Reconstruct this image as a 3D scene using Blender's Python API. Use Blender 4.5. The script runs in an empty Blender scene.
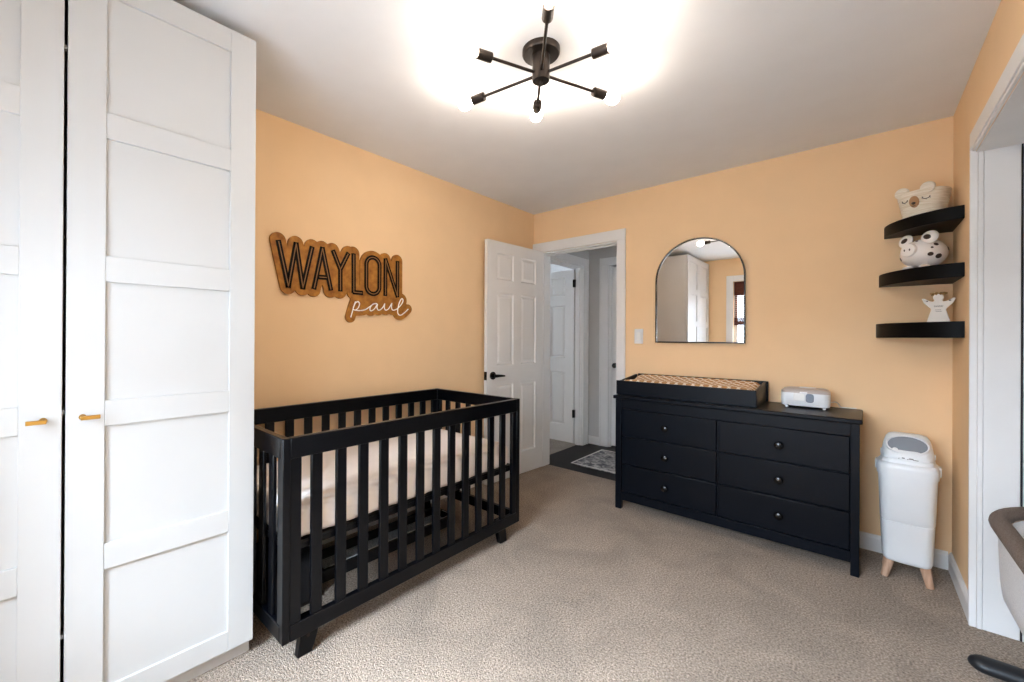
import bpy, bmesh, math, random
from mathutils import Vector, Matrix
random.seed(4)
PI = math.pi
scene = bpy.context.scene
COL = scene.collection
H = 2.44          # ceiling height
W = 2.726         # room width (left wall x=0, right wall x=W)
YR = -3.86        # rear wall

# ------------------------------------------------------------------ materials
def lin(h):
    h = h.lstrip('#')
    out = []
    for i in (0, 2, 4):
        c = int(h[i:i+2], 16) / 255
        out.append(c / 12.92 if c <= .04045 else ((c + .055) / 1.055) ** 2.4)
    return (*out, 1)

def base_mat(name, col, rough=.5, metal=0, spec=.5, coat=0):
    m = bpy.data.materials.new(name); m.use_nodes = True
    b = m.node_tree.nodes['Principled BSDF']
    c = lin(col) if isinstance(col, str) else (*col, 1)
    b.inputs['Base Color'].default_value = c
    b.inputs['Roughness'].default_value = rough
    b.inputs['Metallic'].default_value = metal
    b.inputs['Specular IOR Level'].default_value = spec
    b.inputs['Coat Weight'].default_value = coat
    return m, m.node_tree, b, c

def noise_bump(nt, b, scale, strength, dist=.01, detail=3):
    tc = nt.nodes.new('ShaderNodeTexCoord'); n = nt.nodes.new('ShaderNodeTexNoise')
    n.inputs['Scale'].default_value = scale; n.inputs['Detail'].default_value = detail
    nt.links.new(tc.outputs['Object'], n.inputs['Vector'])
    bp = nt.nodes.new('ShaderNodeBump'); bp.inputs['Strength'].default_value = strength
    bp.inputs['Distance'].default_value = dist
    nt.links.new(n.outputs['Fac'], bp.inputs['Height']); nt.links.new(bp.outputs['Normal'], b.inputs['Normal'])
    return tc, n

def plain(name, col, rough=.5, metal=0, spec=.5, coat=0, bump=0, bscale=60, vary=.04, vscale=6):
    """paint, plastic, metal: a colour with slight wear variation and optional bump"""
    m, nt, b, c = base_mat(name, col, rough, metal, spec, coat)
    if bump: noise_bump(nt, b, bscale, bump, .002)
    if vary:
        tc = nt.nodes.new('ShaderNodeTexCoord'); n = nt.nodes.new('ShaderNodeTexNoise')
        n.inputs['Scale'].default_value = vscale; n.inputs['Detail'].default_value = 4
        nt.links.new(tc.outputs['Object'], n.inputs['Vector'])
        r = nt.nodes.new('ShaderNodeValToRGB')
        r.color_ramp.elements[0].position = .3; r.color_ramp.elements[1].position = .7
        r.color_ramp.elements[0].color = (*[x * (1 - vary) for x in c[:3]], 1)
        r.color_ramp.elements[1].color = (*[min(1, x * (1 + vary)) for x in c[:3]], 1)
        nt.links.new(n.outputs['Fac'], r.inputs['Fac']); nt.links.new(r.outputs['Color'], b.inputs['Base Color'])
    return m

def two_tone(name, c0, c1, scale, rough=.8, bump=.3, bdist=.004, p0=.4, p1=.6, detail=2, stretch=(1, 1, 1), spec=.3):
    m, nt, b, c = base_mat(name, c0, rough, 0, spec)
    tc = nt.nodes.new('ShaderNodeTexCoord'); mp = nt.nodes.new('ShaderNodeMapping')
    mp.inputs['Scale'].default_value = stretch
    n = nt.nodes.new('ShaderNodeTexNoise'); n.inputs['Scale'].default_value = scale; n.inputs['Detail'].default_value = detail
    r = nt.nodes.new('ShaderNodeValToRGB')
    r.color_ramp.elements[0].position = p0; r.color_ramp.elements[1].position = p1
    r.color_ramp.elements[0].color = lin(c0); r.color_ramp.elements[1].color = lin(c1)
    nt.links.new(tc.outputs['Object'], mp.inputs['Vector']); nt.links.new(mp.outputs['Vector'], n.inputs['Vector'])
    nt.links.new(n.outputs['Fac'], r.inputs['Fac']); nt.links.new(r.outputs['Color'], b.inputs['Base Color'])
    bp = nt.nodes.new('ShaderNodeBump'); bp.inputs['Strength'].default_value = bump; bp.inputs['Distance'].default_value = bdist
    nt.links.new(n.outputs['Fac'], bp.inputs['Height']); nt.links.new(bp.outputs['Normal'], b.inputs['Normal'])
    return m

def carpet_mat(name, dark, light):
    m, nt, b, c = base_mat(name, dark, .95, 0, .15)
    N = nt.nodes.new; Lk = nt.links.new
    tc = N('ShaderNodeTexCoord')
    f = N('ShaderNodeTexNoise'); f.inputs['Scale'].default_value = 125; f.inputs['Detail'].default_value = 4; f.inputs['Roughness'].default_value = .7
    v = N('ShaderNodeTexVoronoi'); v.inputs['Scale'].default_value = 210
    g = N('ShaderNodeTexNoise'); g.inputs['Scale'].default_value = 3.5; g.inputs['Detail'].default_value = 3; g.inputs['Distortion'].default_value = .8
    for t in (f, v, g): Lk(tc.outputs['Object'], t.inputs['Vector'])
    r = N('ShaderNodeValToRGB'); r.color_ramp.elements[0].position = .36; r.color_ramp.elements[1].position = .63
    r.color_ramp.elements[0].color = lin(dark); r.color_ramp.elements[1].color = lin(light)
    Lk(f.outputs['Fac'], r.inputs['Fac'])
    r2 = N('ShaderNodeValToRGB'); r2.color_ramp.elements[0].position = .35; r2.color_ramp.elements[1].position = .65
    r2.color_ramp.elements[0].color = (.86, .86, .86, 1); r2.color_ramp.elements[1].color = (1.08, 1.08, 1.08, 1)
    Lk(g.outputs['Fac'], r2.inputs['Fac'])
    mx = N('ShaderNodeMix'); mx.data_type = 'RGBA'; mx.blend_type = 'MULTIPLY'; mx.inputs[0].default_value = 1
    Lk(r.outputs['Color'], mx.inputs[6]); Lk(r2.outputs['Color'], mx.inputs[7]); Lk(mx.outputs[2], b.inputs['Base Color'])
    ad = N('ShaderNodeMath'); ad.operation = 'SUBTRACT'; Lk(f.outputs['Fac'], ad.inputs[0]); Lk(v.outputs['Distance'], ad.inputs[1])
    bp = N('ShaderNodeBump'); bp.inputs['Strength'].default_value = .9; bp.inputs['Distance'].default_value = .012
    Lk(ad.outputs[0], bp.inputs['Height']); Lk(bp.outputs['Normal'], b.inputs['Normal'])
    b.inputs['Sheen Weight'].default_value = .15
    return m

def plank_mat(name):
    m, nt, b, c = base_mat(name, '#191513', .3, 0, .05)
    N = nt.nodes.new; Lk = nt.links.new
    tc = N('ShaderNodeTexCoord'); br = N('ShaderNodeTexBrick')
    br.inputs['Scale'].default_value = 1; br.inputs['Brick Width'].default_value = .9; br.inputs['Row Height'].default_value = .09
    br.inputs['Mortar Size'].default_value = .002
    br.inputs['Color1'].default_value = lin('#17110f'); br.inputs['Color2'].default_value = lin('#0e0b0c'); br.inputs['Mortar'].default_value = lin('#060505')
    Lk(tc.outputs['Object'], br.inputs['Vector']); Lk(br.outputs['Color'], b.inputs['Base Color'])
    return m

def lattice_mat(name, base, line):
    """tan cover printed with a white criss-cross"""
    m, nt, b, c = base_mat(name, base, .9, 0, .2)
    N = nt.nodes.new; Lk = nt.links.new
    tc = N('ShaderNodeTexCoord')
    outs = []
    for a in (PI / 4, -PI / 4):
        mp = N('ShaderNodeMapping'); mp.inputs['Rotation'].default_value = (0, 0, a)
        w = N('ShaderNodeTexWave'); w.wave_type = 'BANDS'; w.bands_direction = 'X'; w.inputs['Scale'].default_value = 8.5
        Lk(tc.outputs['Object'], mp.inputs['Vector']); Lk(mp.outputs['Vector'], w.inputs['Vector'])
        outs.append(w)
    mxm = N('ShaderNodeMath'); mxm.operation = 'MAXIMUM'
    Lk(outs[0].outputs['Fac'], mxm.inputs[0]); Lk(outs[1].outputs['Fac'], mxm.inputs[1])
    r = N('ShaderNodeValToRGB'); r.color_ramp.elements[0].position = .84; r.color_ramp.elements[1].position = .9
    r.color_ramp.elements[0].color = lin(base); r.color_ramp.elements[1].color = lin(line)
    Lk(mxm.outputs[0], r.inputs['Fac']); Lk(r.outputs['Color'], b.inputs['Base Color'])
    return m

def emit_mat(name, col, s):
    m = bpy.data.materials.new(name); m.use_nodes = True
    nt = m.node_tree; nt.nodes.clear()
    e = nt.nodes.new('ShaderNodeEmission'); o = nt.nodes.new('ShaderNodeOutputMaterial')
    e.inputs['Color'].default_value = (*col, 1); e.inputs['Strength'].default_value = s
    nt.links.new(e.outputs[0], o.inputs[0]); return m

def glass_mat(name):
    m = bpy.data.materials.new(name); m.use_nodes = True
    nt = m.node_tree; nt.nodes.clear()
    t = nt.nodes.new('ShaderNodeBsdfTransparent'); g = nt.nodes.new('ShaderNodeBsdfGlossy'); g.inputs['Roughness'].default_value = .02
    mx = nt.nodes.new('ShaderNodeMixShader'); mx.inputs[0].default_value = .06; o = nt.nodes.new('ShaderNodeOutputMaterial')
    nt.links.new(t.outputs[0], mx.inputs[1]); nt.links.new(g.outputs[0], mx.inputs[2]); nt.links.new(mx.outputs[0], o.inputs[0]); return m

M = {}
M['wall'] = plain('wall paint', '#f2cea2', .7, bump=.08, bscale=160, vary=.015, spec=.25)
M['ceiling'] = plain('ceiling paint', '#e9e9ea', .9, bump=.1, bscale=120, vary=.015, spec=.1)
M['white'] = plain('white trim paint', '#e6e4e2', .45, vary=.02)
M['wardrobe'] = plain('white foil', '#c2c2c1', .4, vary=.01)
M['gap'] = plain('dark gap', '#0b0d10', .8, vary=0)
M['brass'] = plain('brushed brass', '#b08d4c', .35, metal=1, vary=.06)
M['carpet'] = carpet_mat('cut pile carpet', '#776353', '#d4bfaa')
M['carpet2'] = carpet_mat('cut pile carpet hall room', '#8a7d72', '#bfb3a6')
M['darkwood'] = plank_mat('dark wood boards')
M['hallwall'] = plain('hall paint', '#c3c0bd', .75, vary=.02, spec=.2)
M['crib'] = plain('black crib lacquer', '#040509', .28, vary=.15, spec=.25)
M['dresser'] = plain('black navy dresser paint', '#060b14', .36, vary=.1, spec=.2)
M['black'] = plain('black metal', '#070607', .25, vary=.1)
M['shelf'] = plain('black shelf lacquer', '#030304', .45, vary=.1, spec=.1)
M['bronze'] = plain('dark bronze', '#3a322d', .38, metal=.75, vary=.08)
M['bulb'] = emit_mat('lit bulb', (1, .88, .75), 29)
M['mirror'] = plain('mirror silver', (.93, .93, .93), .0, metal=1, vary=0)
M['sheet'] = plain('cot sheet', '#f8efe9', .9, bump=.15, bscale=200, vary=.02, spec=.1)
M['wood_sign'] = two_tone('stained plywood', '#8a5520', '#bd8135', 30, .6, .1, .001, .3, .75, 8, (1, 1, 1))
M['ink'] = plain('black acrylic', '#0a0604', .5, vary=0, spec=.15)
M['inlay'] = plain('inlay wood', '#8f6436', .55, vary=.1)
M['whiteacr'] = plain('white acrylic', '#fbf6ee', .4, vary=0)
M['plastic'] = plain('white plastic', '#e6e8ea', .32, vary=.01)
M['lidgrey'] = plain('warm grey plastic', '#b5aaa3', .3, vary=.01)
M['smoke'] = plain('smoky plastic', '#868c95', .12, vary=.03)
M['button'] = plain('blue grey plastic', '#7b8696', .3, vary=0)
M['pane'] = plain('frosted pane', '#f3f3f1', .15, vary=0)
M['oak'] = two_tone('pale wood', '#a8836a', '#c9a68d', 8, .55, .05, .001, .35, .65, 3, (6, 6, .7))
M['weave'] = two_tone('cream woven cotton rope', '#e3d6bf', '#f5ecdd', 60, .95, .8, .006, .35, .65, 1, (.25, .25, 3))
M['felt'] = plain('cream felt', '#f0e6d4', .95, vary=.02)
M['tan'] = plain('tan felt', '#b58a63', .95, vary=.05)
M['ceramic'] = plain('white ceramic', '#f4eee9', .25, vary=.02)
M['spot'] = plain('dark brown glaze', '#33261f', .3, vary=.1)
M['plaster'] = plain('white plaster', '#f6f1ea', .7, vary=.03, bump=.1)
M['twine'] = plain('dried flower', '#a98352', .9, vary=.2)
M['ink2'] = plain('grey print', '#6c645d', .7, vary=0)
M['padcover'] = lattice_mat('criss cross cover', '#bd8f5f', '#f2e6d6')
M['taupe'] = two_tone('taupe fabric', '#675a51', '#7c6f66', 260, .95, .4, .002)
M['beige'] = two_tone('beige fabric', '#b49c88', '#c7b19d', 180, .95, .3, .002)
M['whitefab'] = two_tone('white fabric', '#d9dade', '#e9eaec', 260, .9, .2, .001)
M['rubber'] = plain('black rubber', '#15171b', .5, vary=.1)
M['feltgrey'] = two_tone('grey felt', '#a9aeb5', '#d2d6db', 160, .95, .4, .003)
M['charcoal'] = plain('charcoal nylon', '#17171b', .7, vary=.1)
M['grey'] = plain('pale grey plastic', '#c5cad0', .5, vary=.02)
M['blind'] = two_tone('woven brown blind', '#3d1d14', '#6b3826', 40, .8, .5, .003, .3, .7, 3, (.3, 1, 6))
M['glass'] = glass_mat('window glass')

def rug_mat():
    m, nt, b, c = base_mat('distressed grey rug', '#777777', .95, 0, .1)
    N = nt.nodes.new; Lk = nt.links.new
    tc = N('ShaderNodeTexCoord')
    n = N('ShaderNodeTexNoise'); n.inputs['Scale'].default_value = 16; n.inputs['Detail'].default_value = 8; n.inputs['Distortion'].default_value = 1.2
    v = N('ShaderNodeTexVoronoi'); v.inputs['Scale'].default_value = 11; v.distance = 'MANHATTAN'
    Lk(tc.outputs['Object'], n.inputs['Vector']); Lk(tc.outputs['Object'], v.inputs['Vector'])
    a = N('ShaderNodeMath'); a.operation = 'ADD'; Lk(n.outputs['Fac'], a.inputs[0]); Lk(v.outputs['Distance'], a.inputs[1])
    r = N('ShaderNodeValToRGB'); r.color_ramp.elements[0].position = .38; r.color_ramp.elements[1].position = .64
    r.color_ramp.elements[0].color = lin('#55555b'); r.color_ramp.elements[1].color = lin('#a9a7a5')
    Lk(n.outputs['Fac'], r.inputs['Fac']); Lk(r.outputs['Color'], b.inputs['Base Color'])
    return m
M['rug'] = rug_mat()

# ------------------------------------------------------------------ mesh helpers
class MB:
    def __init__(s): s.bm = bmesh.new()
    def box(s, x0, x1, y0, y1, z0, z1):
        vs = [s.bm.verts.new((x, y, z)) for x in (x0, x1) for y in (y0, y1) for z in (z0, z1)]
        for q in ((0, 1, 3, 2), (4, 6, 7, 5), (0, 4, 5, 1), (2, 3, 7, 6), (0, 2, 6, 4), (1, 5, 7, 3)):
            s.bm.faces.new([vs[i] for i in q])
        return s
    def prism(s, pts, axis, a, b):
        def mk(p, t):
            return {'x': (t, p[0], p[1]), 'y': (p[0], t, p[1]), 'z': (p[0], p[1], t)}[axis]
        A = [s.bm.verts.new(mk(p, a)) for p in pts]; B = [s.bm.verts.new(mk(p, b)) for p in pts]
        n = len(pts)
        s.bm.faces.new(A); s.bm.faces.new(B[::-1])
        for i in range(n): s.bm.faces.new((A[i], B[i], B[(i + 1) % n], A[(i + 1) % n]))
        return s
    def loft(s, rings, caps=True, closed=True):
        R = [[s.bm.verts.new(p) for p in r] for r in rings]
        n = len(R[0])
        for k in range(len(R) - 1):
            for i in range(n if closed else n - 1):
                j = (i + 1) % n
                s.bm.faces.new((R[k][i], R[k][j], R[k + 1][j], R[k + 1][i]))
        if caps:
            s.bm.faces.new(R[0][::-1]); s.bm.faces.new(R[-1])
        return s
    def tube(s, path, r, seg=10, closed=False, flat=None):
        P = [Vector(p) for p in path]; n = len(P)
        T = []
        for i in range(n):
            if closed: t = P[(i + 1) % n] - P[i - 1]
            else: t = P[min(i + 1, n - 1)] - P[max(i - 1, 0)]
            T.append(t.normalized())
        u = T[0].orthogonal().normalized() if abs(T[0].z) > .9 else T[0].cross(Vector((0, 0, 1))).normalized()
        rings = []
        for i in range(n):
            u = (u - T[i] * u.dot(T[i])).normalized(); w = T[i].cross(u)
            rr = r[i] if isinstance(r, (list, tuple)) else r
            rings.append([P[i] + (u * math.cos(2 * PI * k / seg) + w * math.sin(2 * PI * k / seg) * (flat or 1)) * rr for k in range(seg)])
        if closed: rings.append(rings[0]); return s.loft_closed(rings[:-1])
        return s.loft(rings)
    def loft_closed(s, rings):
        R = [[s.bm.verts.new(p) for p in r] for r in rings]; n = len(R[0]); m = len(R)
        for k in range(m):
            for i in range(n):
                j = (i + 1) % n
                s.bm.faces.new((R[k][i], R[k][j], R[(k + 1) % m][j], R[(k + 1) % m][i]))
        return s
    def cyl(s, c, r, h, axis='z', seg=24, r2=None):
        c = Vector(c); r2 = r if r2 is None else r2
        ax = {'x': Vector((1, 0, 0)), 'y': Vector((0, 1, 0)), 'z': Vector((0, 0, 1))}[axis] if isinstance(axis, str) else Vector(axis).normalized()
        u = ax.orthogonal().normalized(); w = ax.cross(u)
        rg = lambda rr, t: [c + ax * t + (u * math.cos(2 * PI * k / seg) + w * math.sin(2 * PI * k / seg)) * rr for k in range(seg)]
        return s.loft([rg(r, 0), rg(r2, h)])
    def lathe(s, prof, c=(0, 0, 0), axis=(0, 0, 1), seg=28):
        """prof: (radius, height along axis)"""
        c = Vector(c); ax = Vector(axis).normalized(); u = ax.orthogonal().normalized(); w = ax.cross(u)
        return s.loft([[c + ax * t + (u * math.cos(2 * PI * k / seg) + w * math.sin(2 * PI * k / seg)) * max(r, .0004) for k in range(seg)] for r, t in prof])
    def ellipsoid(s, c, rad, seg=24, rings=14, rot=None):
        mat = Matrix.Translation(c) @ (rot.to_4x4() if rot else Matrix()) @ Matrix.Diagonal((*rad, 1))
        bmesh.ops.create_uvsphere(s.bm, u_segments=seg, v_segments=rings, radius=1, matrix=mat); return s
    def poly(s, v, f):
        V = [s.bm.verts.new(p) for p in v]
        for q in f: s.bm.faces.new([V[i] for i in q])
        return s
    def build(s, name, mat, parent=None, bevel=0, smooth=True, seg=2, local=False, angle=35, sub=0):
        bmesh.ops.recalc_face_normals(s.bm, faces=s.bm.faces)
        if parent is not None and not local:
            off = Vector((0, 0, 0)); p = parent
            while p is not None: off += Vector(p.location); p = p.parent
            bmesh.ops.translate(s.bm, verts=s.bm.verts, vec=-off)
        me = bpy.data.meshes.new(name); s.bm.to_mesh(me); s.bm.free()
        me.materials.append(mat)
        if smooth:
            for p in me.polygons: p.use_smooth = True
            me.set_sharp_from_angle(angle=math.radians(angle))
        o = bpy.data.objects.new(name, me); COL.objects.link(o)
        if parent is not None: o.parent = parent
        if bevel:
            b = o.modifiers.new('bevel', 'BEVEL'); b.width = bevel; b.segments = seg; b.limit_method = 'ANGLE'; b.angle_limit = math.radians(40)
        if sub:
            b = o.modifiers.new('sub', 'SUBSURF'); b.levels = sub; b.render_levels = sub
        return o

def tag(o, label=None, cat=None, group=None, kind=None):
    if label: o['label'] = label
    if cat: o['category'] = cat
    if group: o['group'] = group
    if kind: o['kind'] = kind
    return o
def thing(name, loc, label, cat, group=None, rz=0):
    o = bpy.data.objects.new(name, None); COL.objects.link(o); o.location = loc; o.rotation_euler = (0, 0, rz)
    o.empty_display_size = .05
    return tag(o, label, cat, group)
def struct(o, label, cat): return tag(o, label, cat, None, 'structure')
def dup(o, parent, off):
    c = o.copy(); COL.objects.link(c); c.parent = parent
    c.location = Vector(o.location) + Vector(off)
    for ch in list(o.children):
        d = ch.copy(); COL.objects.link(d); d.parent = c
    return c
def rounded(x0, x1, y0, y1, r, n=6):
    pts = []
    for cx, cy, a in ((x1 - r, y1 - r, 0), (x0 + r, y1 - r, 90), (x0 + r, y0 + r, 180), (x1 - r, y0 + r, 270)):
        for k in range(n + 1):
            t = math.radians(a + 90 * k / n); pts.append((cx + r * math.cos(t), cy + r * math.sin(t)))
    return pts
def superell(rx, ry, e=3.2, n=40, cx=0, cy=0):
    out = []
    for k in range(n):
        t = 2 * PI * k / n; c, s_ = math.cos(t), math.sin(t)
        out.append((cx + rx * math.copysign(abs(c) ** (2 / e), c), cy + ry * math.copysign(abs(s_) ** (2 / e), s_)))
    return out
def catmull(P, n=8):
    P = [Vector(p) for p in P]; out = []
    for i in range(len(P) - 1):
        a, b, c, d = P[max(i - 1, 0)], P[i], P[i + 1], P[min(i + 2, len(P) - 1)]
        for k in range(n):
            t = k / n
            out.append(.5 * ((2 * b) + (c - a) * t + (2 * a - 5 * b + 4 * c - d) * t * t + (3 * b - a - 3 * c + d) * t ** 3))
    out.append(P[-1]); return out

# ------------------------------------------------------------------ room shell
DX0, DX1, DZ = .105, .856, 2.055      # door opening
T = .12
struct(MB().box(-.15, W + .9, YR - .15, .095, -.1, 0).build('floor', M['carpet']), 'beige cut pile carpet over the whole bedroom floor', 'floor')
struct(MB().box(-.15, W + .9, YR - .15, T, H, H + .1).build('ceiling', M['ceiling']), 'smooth white bedroom ceiling', 'ceiling')
struct(MB().box(-.12, 0, YR, .12, 0, H).build('wall_left', M['wall']), 'tan bedroom wall behind the crib with the name sign', 'wall')
b = MB()
b.box(0, DX0, 0, T, 0, H); b.box(DX0, DX1, 0, T, DZ, H); b.box(DX1, W + .15, 0, T, 0, H)
struct(b.build('wall_back', M['wall'], smooth=False), 'tan bedroom wall with doorway and arched mirror', 'wall')
OY0, OY1 = -.60, -2.45               # alcove opening in the right wall
b = MB()
b.box(W, W + .145, OY0, 0, 0, H); b.box(W, W + .145, OY1, OY0, 2.05, H); b.box(W, W + .145, YR, OY1, 0, H)
struct(b.build('wall_right', M['wall'], smooth=False), 'tan bedroom wall with the white cased alcove opening', 'wall')
WX0, WX1, WZ0, WZ1 = .95, 2.45, .80, 2.09
b = MB()
b.box(0, WX0, YR - T, YR, 0, H); b.box(WX1, W + .15, YR - T, YR, 0, H); b.box(WX0, WX1, YR - T, YR, 0, WZ0); b.box(WX0, WX1, YR - T, YR, WZ1, H)
struct(b.build('wall_rear', M['wall'], smooth=False), 'tan bedroom wall with window opposite the mirror', 'wall')
# alcove behind the right wall
b = MB()
ax0, ax1 = W + .145, W + .85
b.box(ax0, ax1, -.45, -.40, 0, H); b.box(ax1, ax1 + .05, OY1 - .2, -.40, 0, H); b.box(ax0, ax1, OY1 - .2, OY1 - .15, 0, H)
struct(b.build('wall_alcove', M['white'], smooth=False), 'white inner walls of the alcove at the right', 'wall')

# trim: doorway casing and lining
b = MB()
b.box(0.001, .927, -.018, 0, DZ, 2.145); b.box(DX1 - .004, .927, -.018, 0, 0, DZ); b.box(.03, DX0, -.018, 0, 0, DZ)
b.box(DX0, DX0 + .014, 0, T, 0, DZ); b.box(DX1 - .010, DX1, 0, T, 0, DZ); b.box(DX0, DX1, 0, T, DZ - .014, DZ)
b.box(DX1 - .016, DX1 - .010, .04, .075, 0, DZ - .014)
b.box(DX0, DX1, .04, .075, DZ - .026, DZ - .014)
struct(b.build('trim_1', M['white'], bevel=.003), 'white casing around the bedroom doorway', 'trim')
# alcove casing and lining
b = MB()
b.box(W - .016, W, OY1 - .09, OY0 + .012, 2.062, 2.132)
b.box(W - .01, W, OY1, OY0, 2.05, 2.064)
b.box(W - .016, W, OY1 - .09, OY1, 0, 2.062)
b.box(W - .016, W + .006, OY0 - .003, OY0 + .012, 0, 2.062)
b.box(W + .006, W + .022, OY0 - .008, OY0, 0, 2.045)
b.box(W + .022, W + .122, OY0 - .004, OY0, 0, 2.047); b.box(W + .128, W + .145, OY0 - .004, OY0, 0, 2.047)
b.box(W, W + .145, OY1, OY0, 2.044, 2.05)
struct(b.build('trim_2', M['white'], bevel=.002), 'white casing and jamb of the alcove opening at the right', 'trim')
struct(MB().box(W + .1225, W + .1275, OY0 - .005, OY0, 0, 2.044).build('trim_3', M['charcoal']), 'thin dark seam strip running up the alcove jamb', 'trim')
def baseboard(name, label, segs):
    b = MB()
    for axis, a0, a1, wall, sgn in segs:
        prof = [(0, 0), (sgn * .014, 0), (sgn * .014, .075), (sgn * .006, .093), (0, .095)]
        if axis == 'x': b.prism([(wall + p, z) for p, z in prof], 'x', a0, a1)
        else: b.prism([(wall + p, z) for p, z in prof], 'y', a0, a1)
    struct(b.build(name, M['white'], smooth=False), label, 'baseboard')
baseboard('baseboard_left', 'white baseboard along the wall behind the crib', [('y', YR, 0, 0, 1)])
baseboard('baseboard_back', 'white baseboard behind dresser and pail', [('x', .93, W - .014, 0, -1)])
baseboard('baseboard_right', 'short white baseboard between corner and alcove opening', [('y', OY0 + .012, 0, W, -1)])
# rear window
b = MB()
for x0, x1, z0, z1 in ((WX0 - .09, WX0, WZ0 - .09, WZ1 + .09), (WX1, WX1 + .09, WZ0 - .09, WZ1 + .09), (WX0, WX1, WZ1, WZ1 + .09), (WX0, WX1, WZ0 - .09, WZ0)):
    b.box(x0, x1, YR, YR + .018, z0, z1)
for x0, x1, z0, z1 in ((WX0, WX0 + .05, WZ0, WZ1), (WX1 - .05, WX1, WZ0, WZ1), (WX0 + .05, WX1 - .05, WZ1 - .05, WZ1), (WX0 + .05, WX1 - .05, WZ0, WZ0 + .05), (WX0 + .05, WX1 - .05, 1.44, 1.49)):
    b.box(x0, x1, YR - .08, YR - .04, z0, z1)
win = struct(b.build('window_1', M['white'], bevel=.003), 'white sash window seen in the arched mirror', 'window')
MB().box(WX0 + .05, WX1 - .05, YR - .062, YR - .058, WZ0 + .05, WZ1 - .05).build('window_pane', M['glass'], win)
bl = thing('woven_blind', (1.7, YR - .02, 1.45), 'brown woven roman blind on the window seen in the mirror', 'blind')
MB().box(WX0 + .01, WX1 - .01, YR - .035, YR - .005, 1.88, WZ1 - .005).build('valance', M['blind'], bl, bevel=.004)
b = MB()
for k in range(11): b.box(WX0 + .015, WX1 - .015, YR - .022, YR - .018, 1.555 + k * .03, 1.572 + k * .03)
for x in (WX0 + .1, WX0 + .45, WX1 - .1): b.tube([(x, YR - .016, 1.5), (x, YR - .016, 1.89)], .002, 6)
b.build('blind_panel', M['blind'], bl)
b = MB()
for k in range(5): b.box(WX0 + .012, WX1 - .012, YR - .032 + .003 * (k % 2), YR - .008, 1.44 + k * .022, 1.46 + k * .022)
b.build('folded_hem', M['blind'], bl, bevel=.003)

# ------------------------------------------------------------------ hall beyond the door
struct(MB().box(-.06, 2.6, .095, 1.4, -.1, -.002).build('floor_hallway', M['darkwood']), 'dark wood boards of the hallway floor', 'floor')
struct(MB().box(-2.2, -.06, -.0, 1.6, -.1, -.001).build('floor_hall_room', M['carpet2']), 'grey beige carpet of the room across the hall', 'floor')
HY = 1.13
b = MB()
b.box(-.12, 0, .98, HY, 0, H); b.box(-.12, 0, .12, .98, 2.06, H)
struct(b.build('wall_hallway_left', M['hallwall'], smooth=False), 'pale hallway wall holding the open far door', 'wall')
b = MB()
b.box(-.12, .25, HY, HY + .12, 0, H); b.box(.25, 2.6, HY, HY + .12, 2.06, H); b.box(1.0, 2.6, HY, HY + .12, 0, 2.06)
b.box(-.12, 2.6, HY + .12, HY + .18, 0, H)  # added slab behind the door, stops world light leaking through its gaps
struct(b.build('wall_hallway_back', M['hallwall'], smooth=False), 'pale hallway end wall beside the closed white door', 'wall')
b = MB(); b.box(2.55, 2.65, .12, HY, 0, 1.85); b.box(2.55, 2.65, .12, HY, 2.1, H)  # added out of view: blocks world light except through the high gap
struct(b.build('wall_light_block', M['hallwall'], smooth=False), 'added unseen wall limiting world light at the right end of the hallway', 'wall')
struct(MB().box(-.15, 2.65, .12, 1.7, H, H + .1).box(-2.3, -.15, -.1, 1.7, H, H + .1).build('ceiling_hallway', M['ceiling']), 'hallway ceiling beyond the doorway', 'ceiling')
b = MB(); b.box(-2.2, -.12, 1.55, 1.65, 0, H); b.box(-2.3, -2.2, -.1, 1.65, 0, H); b.box(-2.2, -.12, -.1, -.02, 0, .8); b.box(-1.75, -.12, -.1, -.02, .8, H)  # near side added unseen, its opening sized for the world light let in
struct(b.build('wall_hall_room', M['hallwall'], smooth=False), 'pale walls of the room across the hall, near side added to limit world light', 'wall')
b = MB()
b.box(-.001, .016, .975, 1.085, 0, 2.06); b.box(-.001, .016, .12, 1.085, 2.06, 2.15); b.box(.016, .024, 1.065, 1.085, 0, 2.15)
b.box(-.085, .0, .966, .982, 0, 2.06); b.box(-.13, 0, .12, .98, 2.045, 2.06); b.box(-.06, -.025, .952, .966, 0, 2.05)
struct(b.build('trim_4', M['white'], bevel=.003), 'white casing around the doorway across the hall', 'trim')
b = MB()
b.box(.145, .25, HY - .018, HY, 0, 2.06); b.box(.145, 1.1, HY - .018, HY, 2.06, 2.15); b.box(.145, .165, HY - .026, HY - .018, 0, 2.15)
b.box(.25, .262, HY, HY + .1, 0, 2.06); b.box(.262, .272, HY + .005, HY + .03, 0, 2.05)
struct(b.build('trim_5', M['white'], bevel=.003), 'white casing around the closed door at the hallway end', 'trim')
baseboard('baseboard_hallway', 'short white baseboard in the hallway corner', [('x', .0, .145, HY, -1), ('y', 1.085, HY, 0, 1)])

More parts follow.
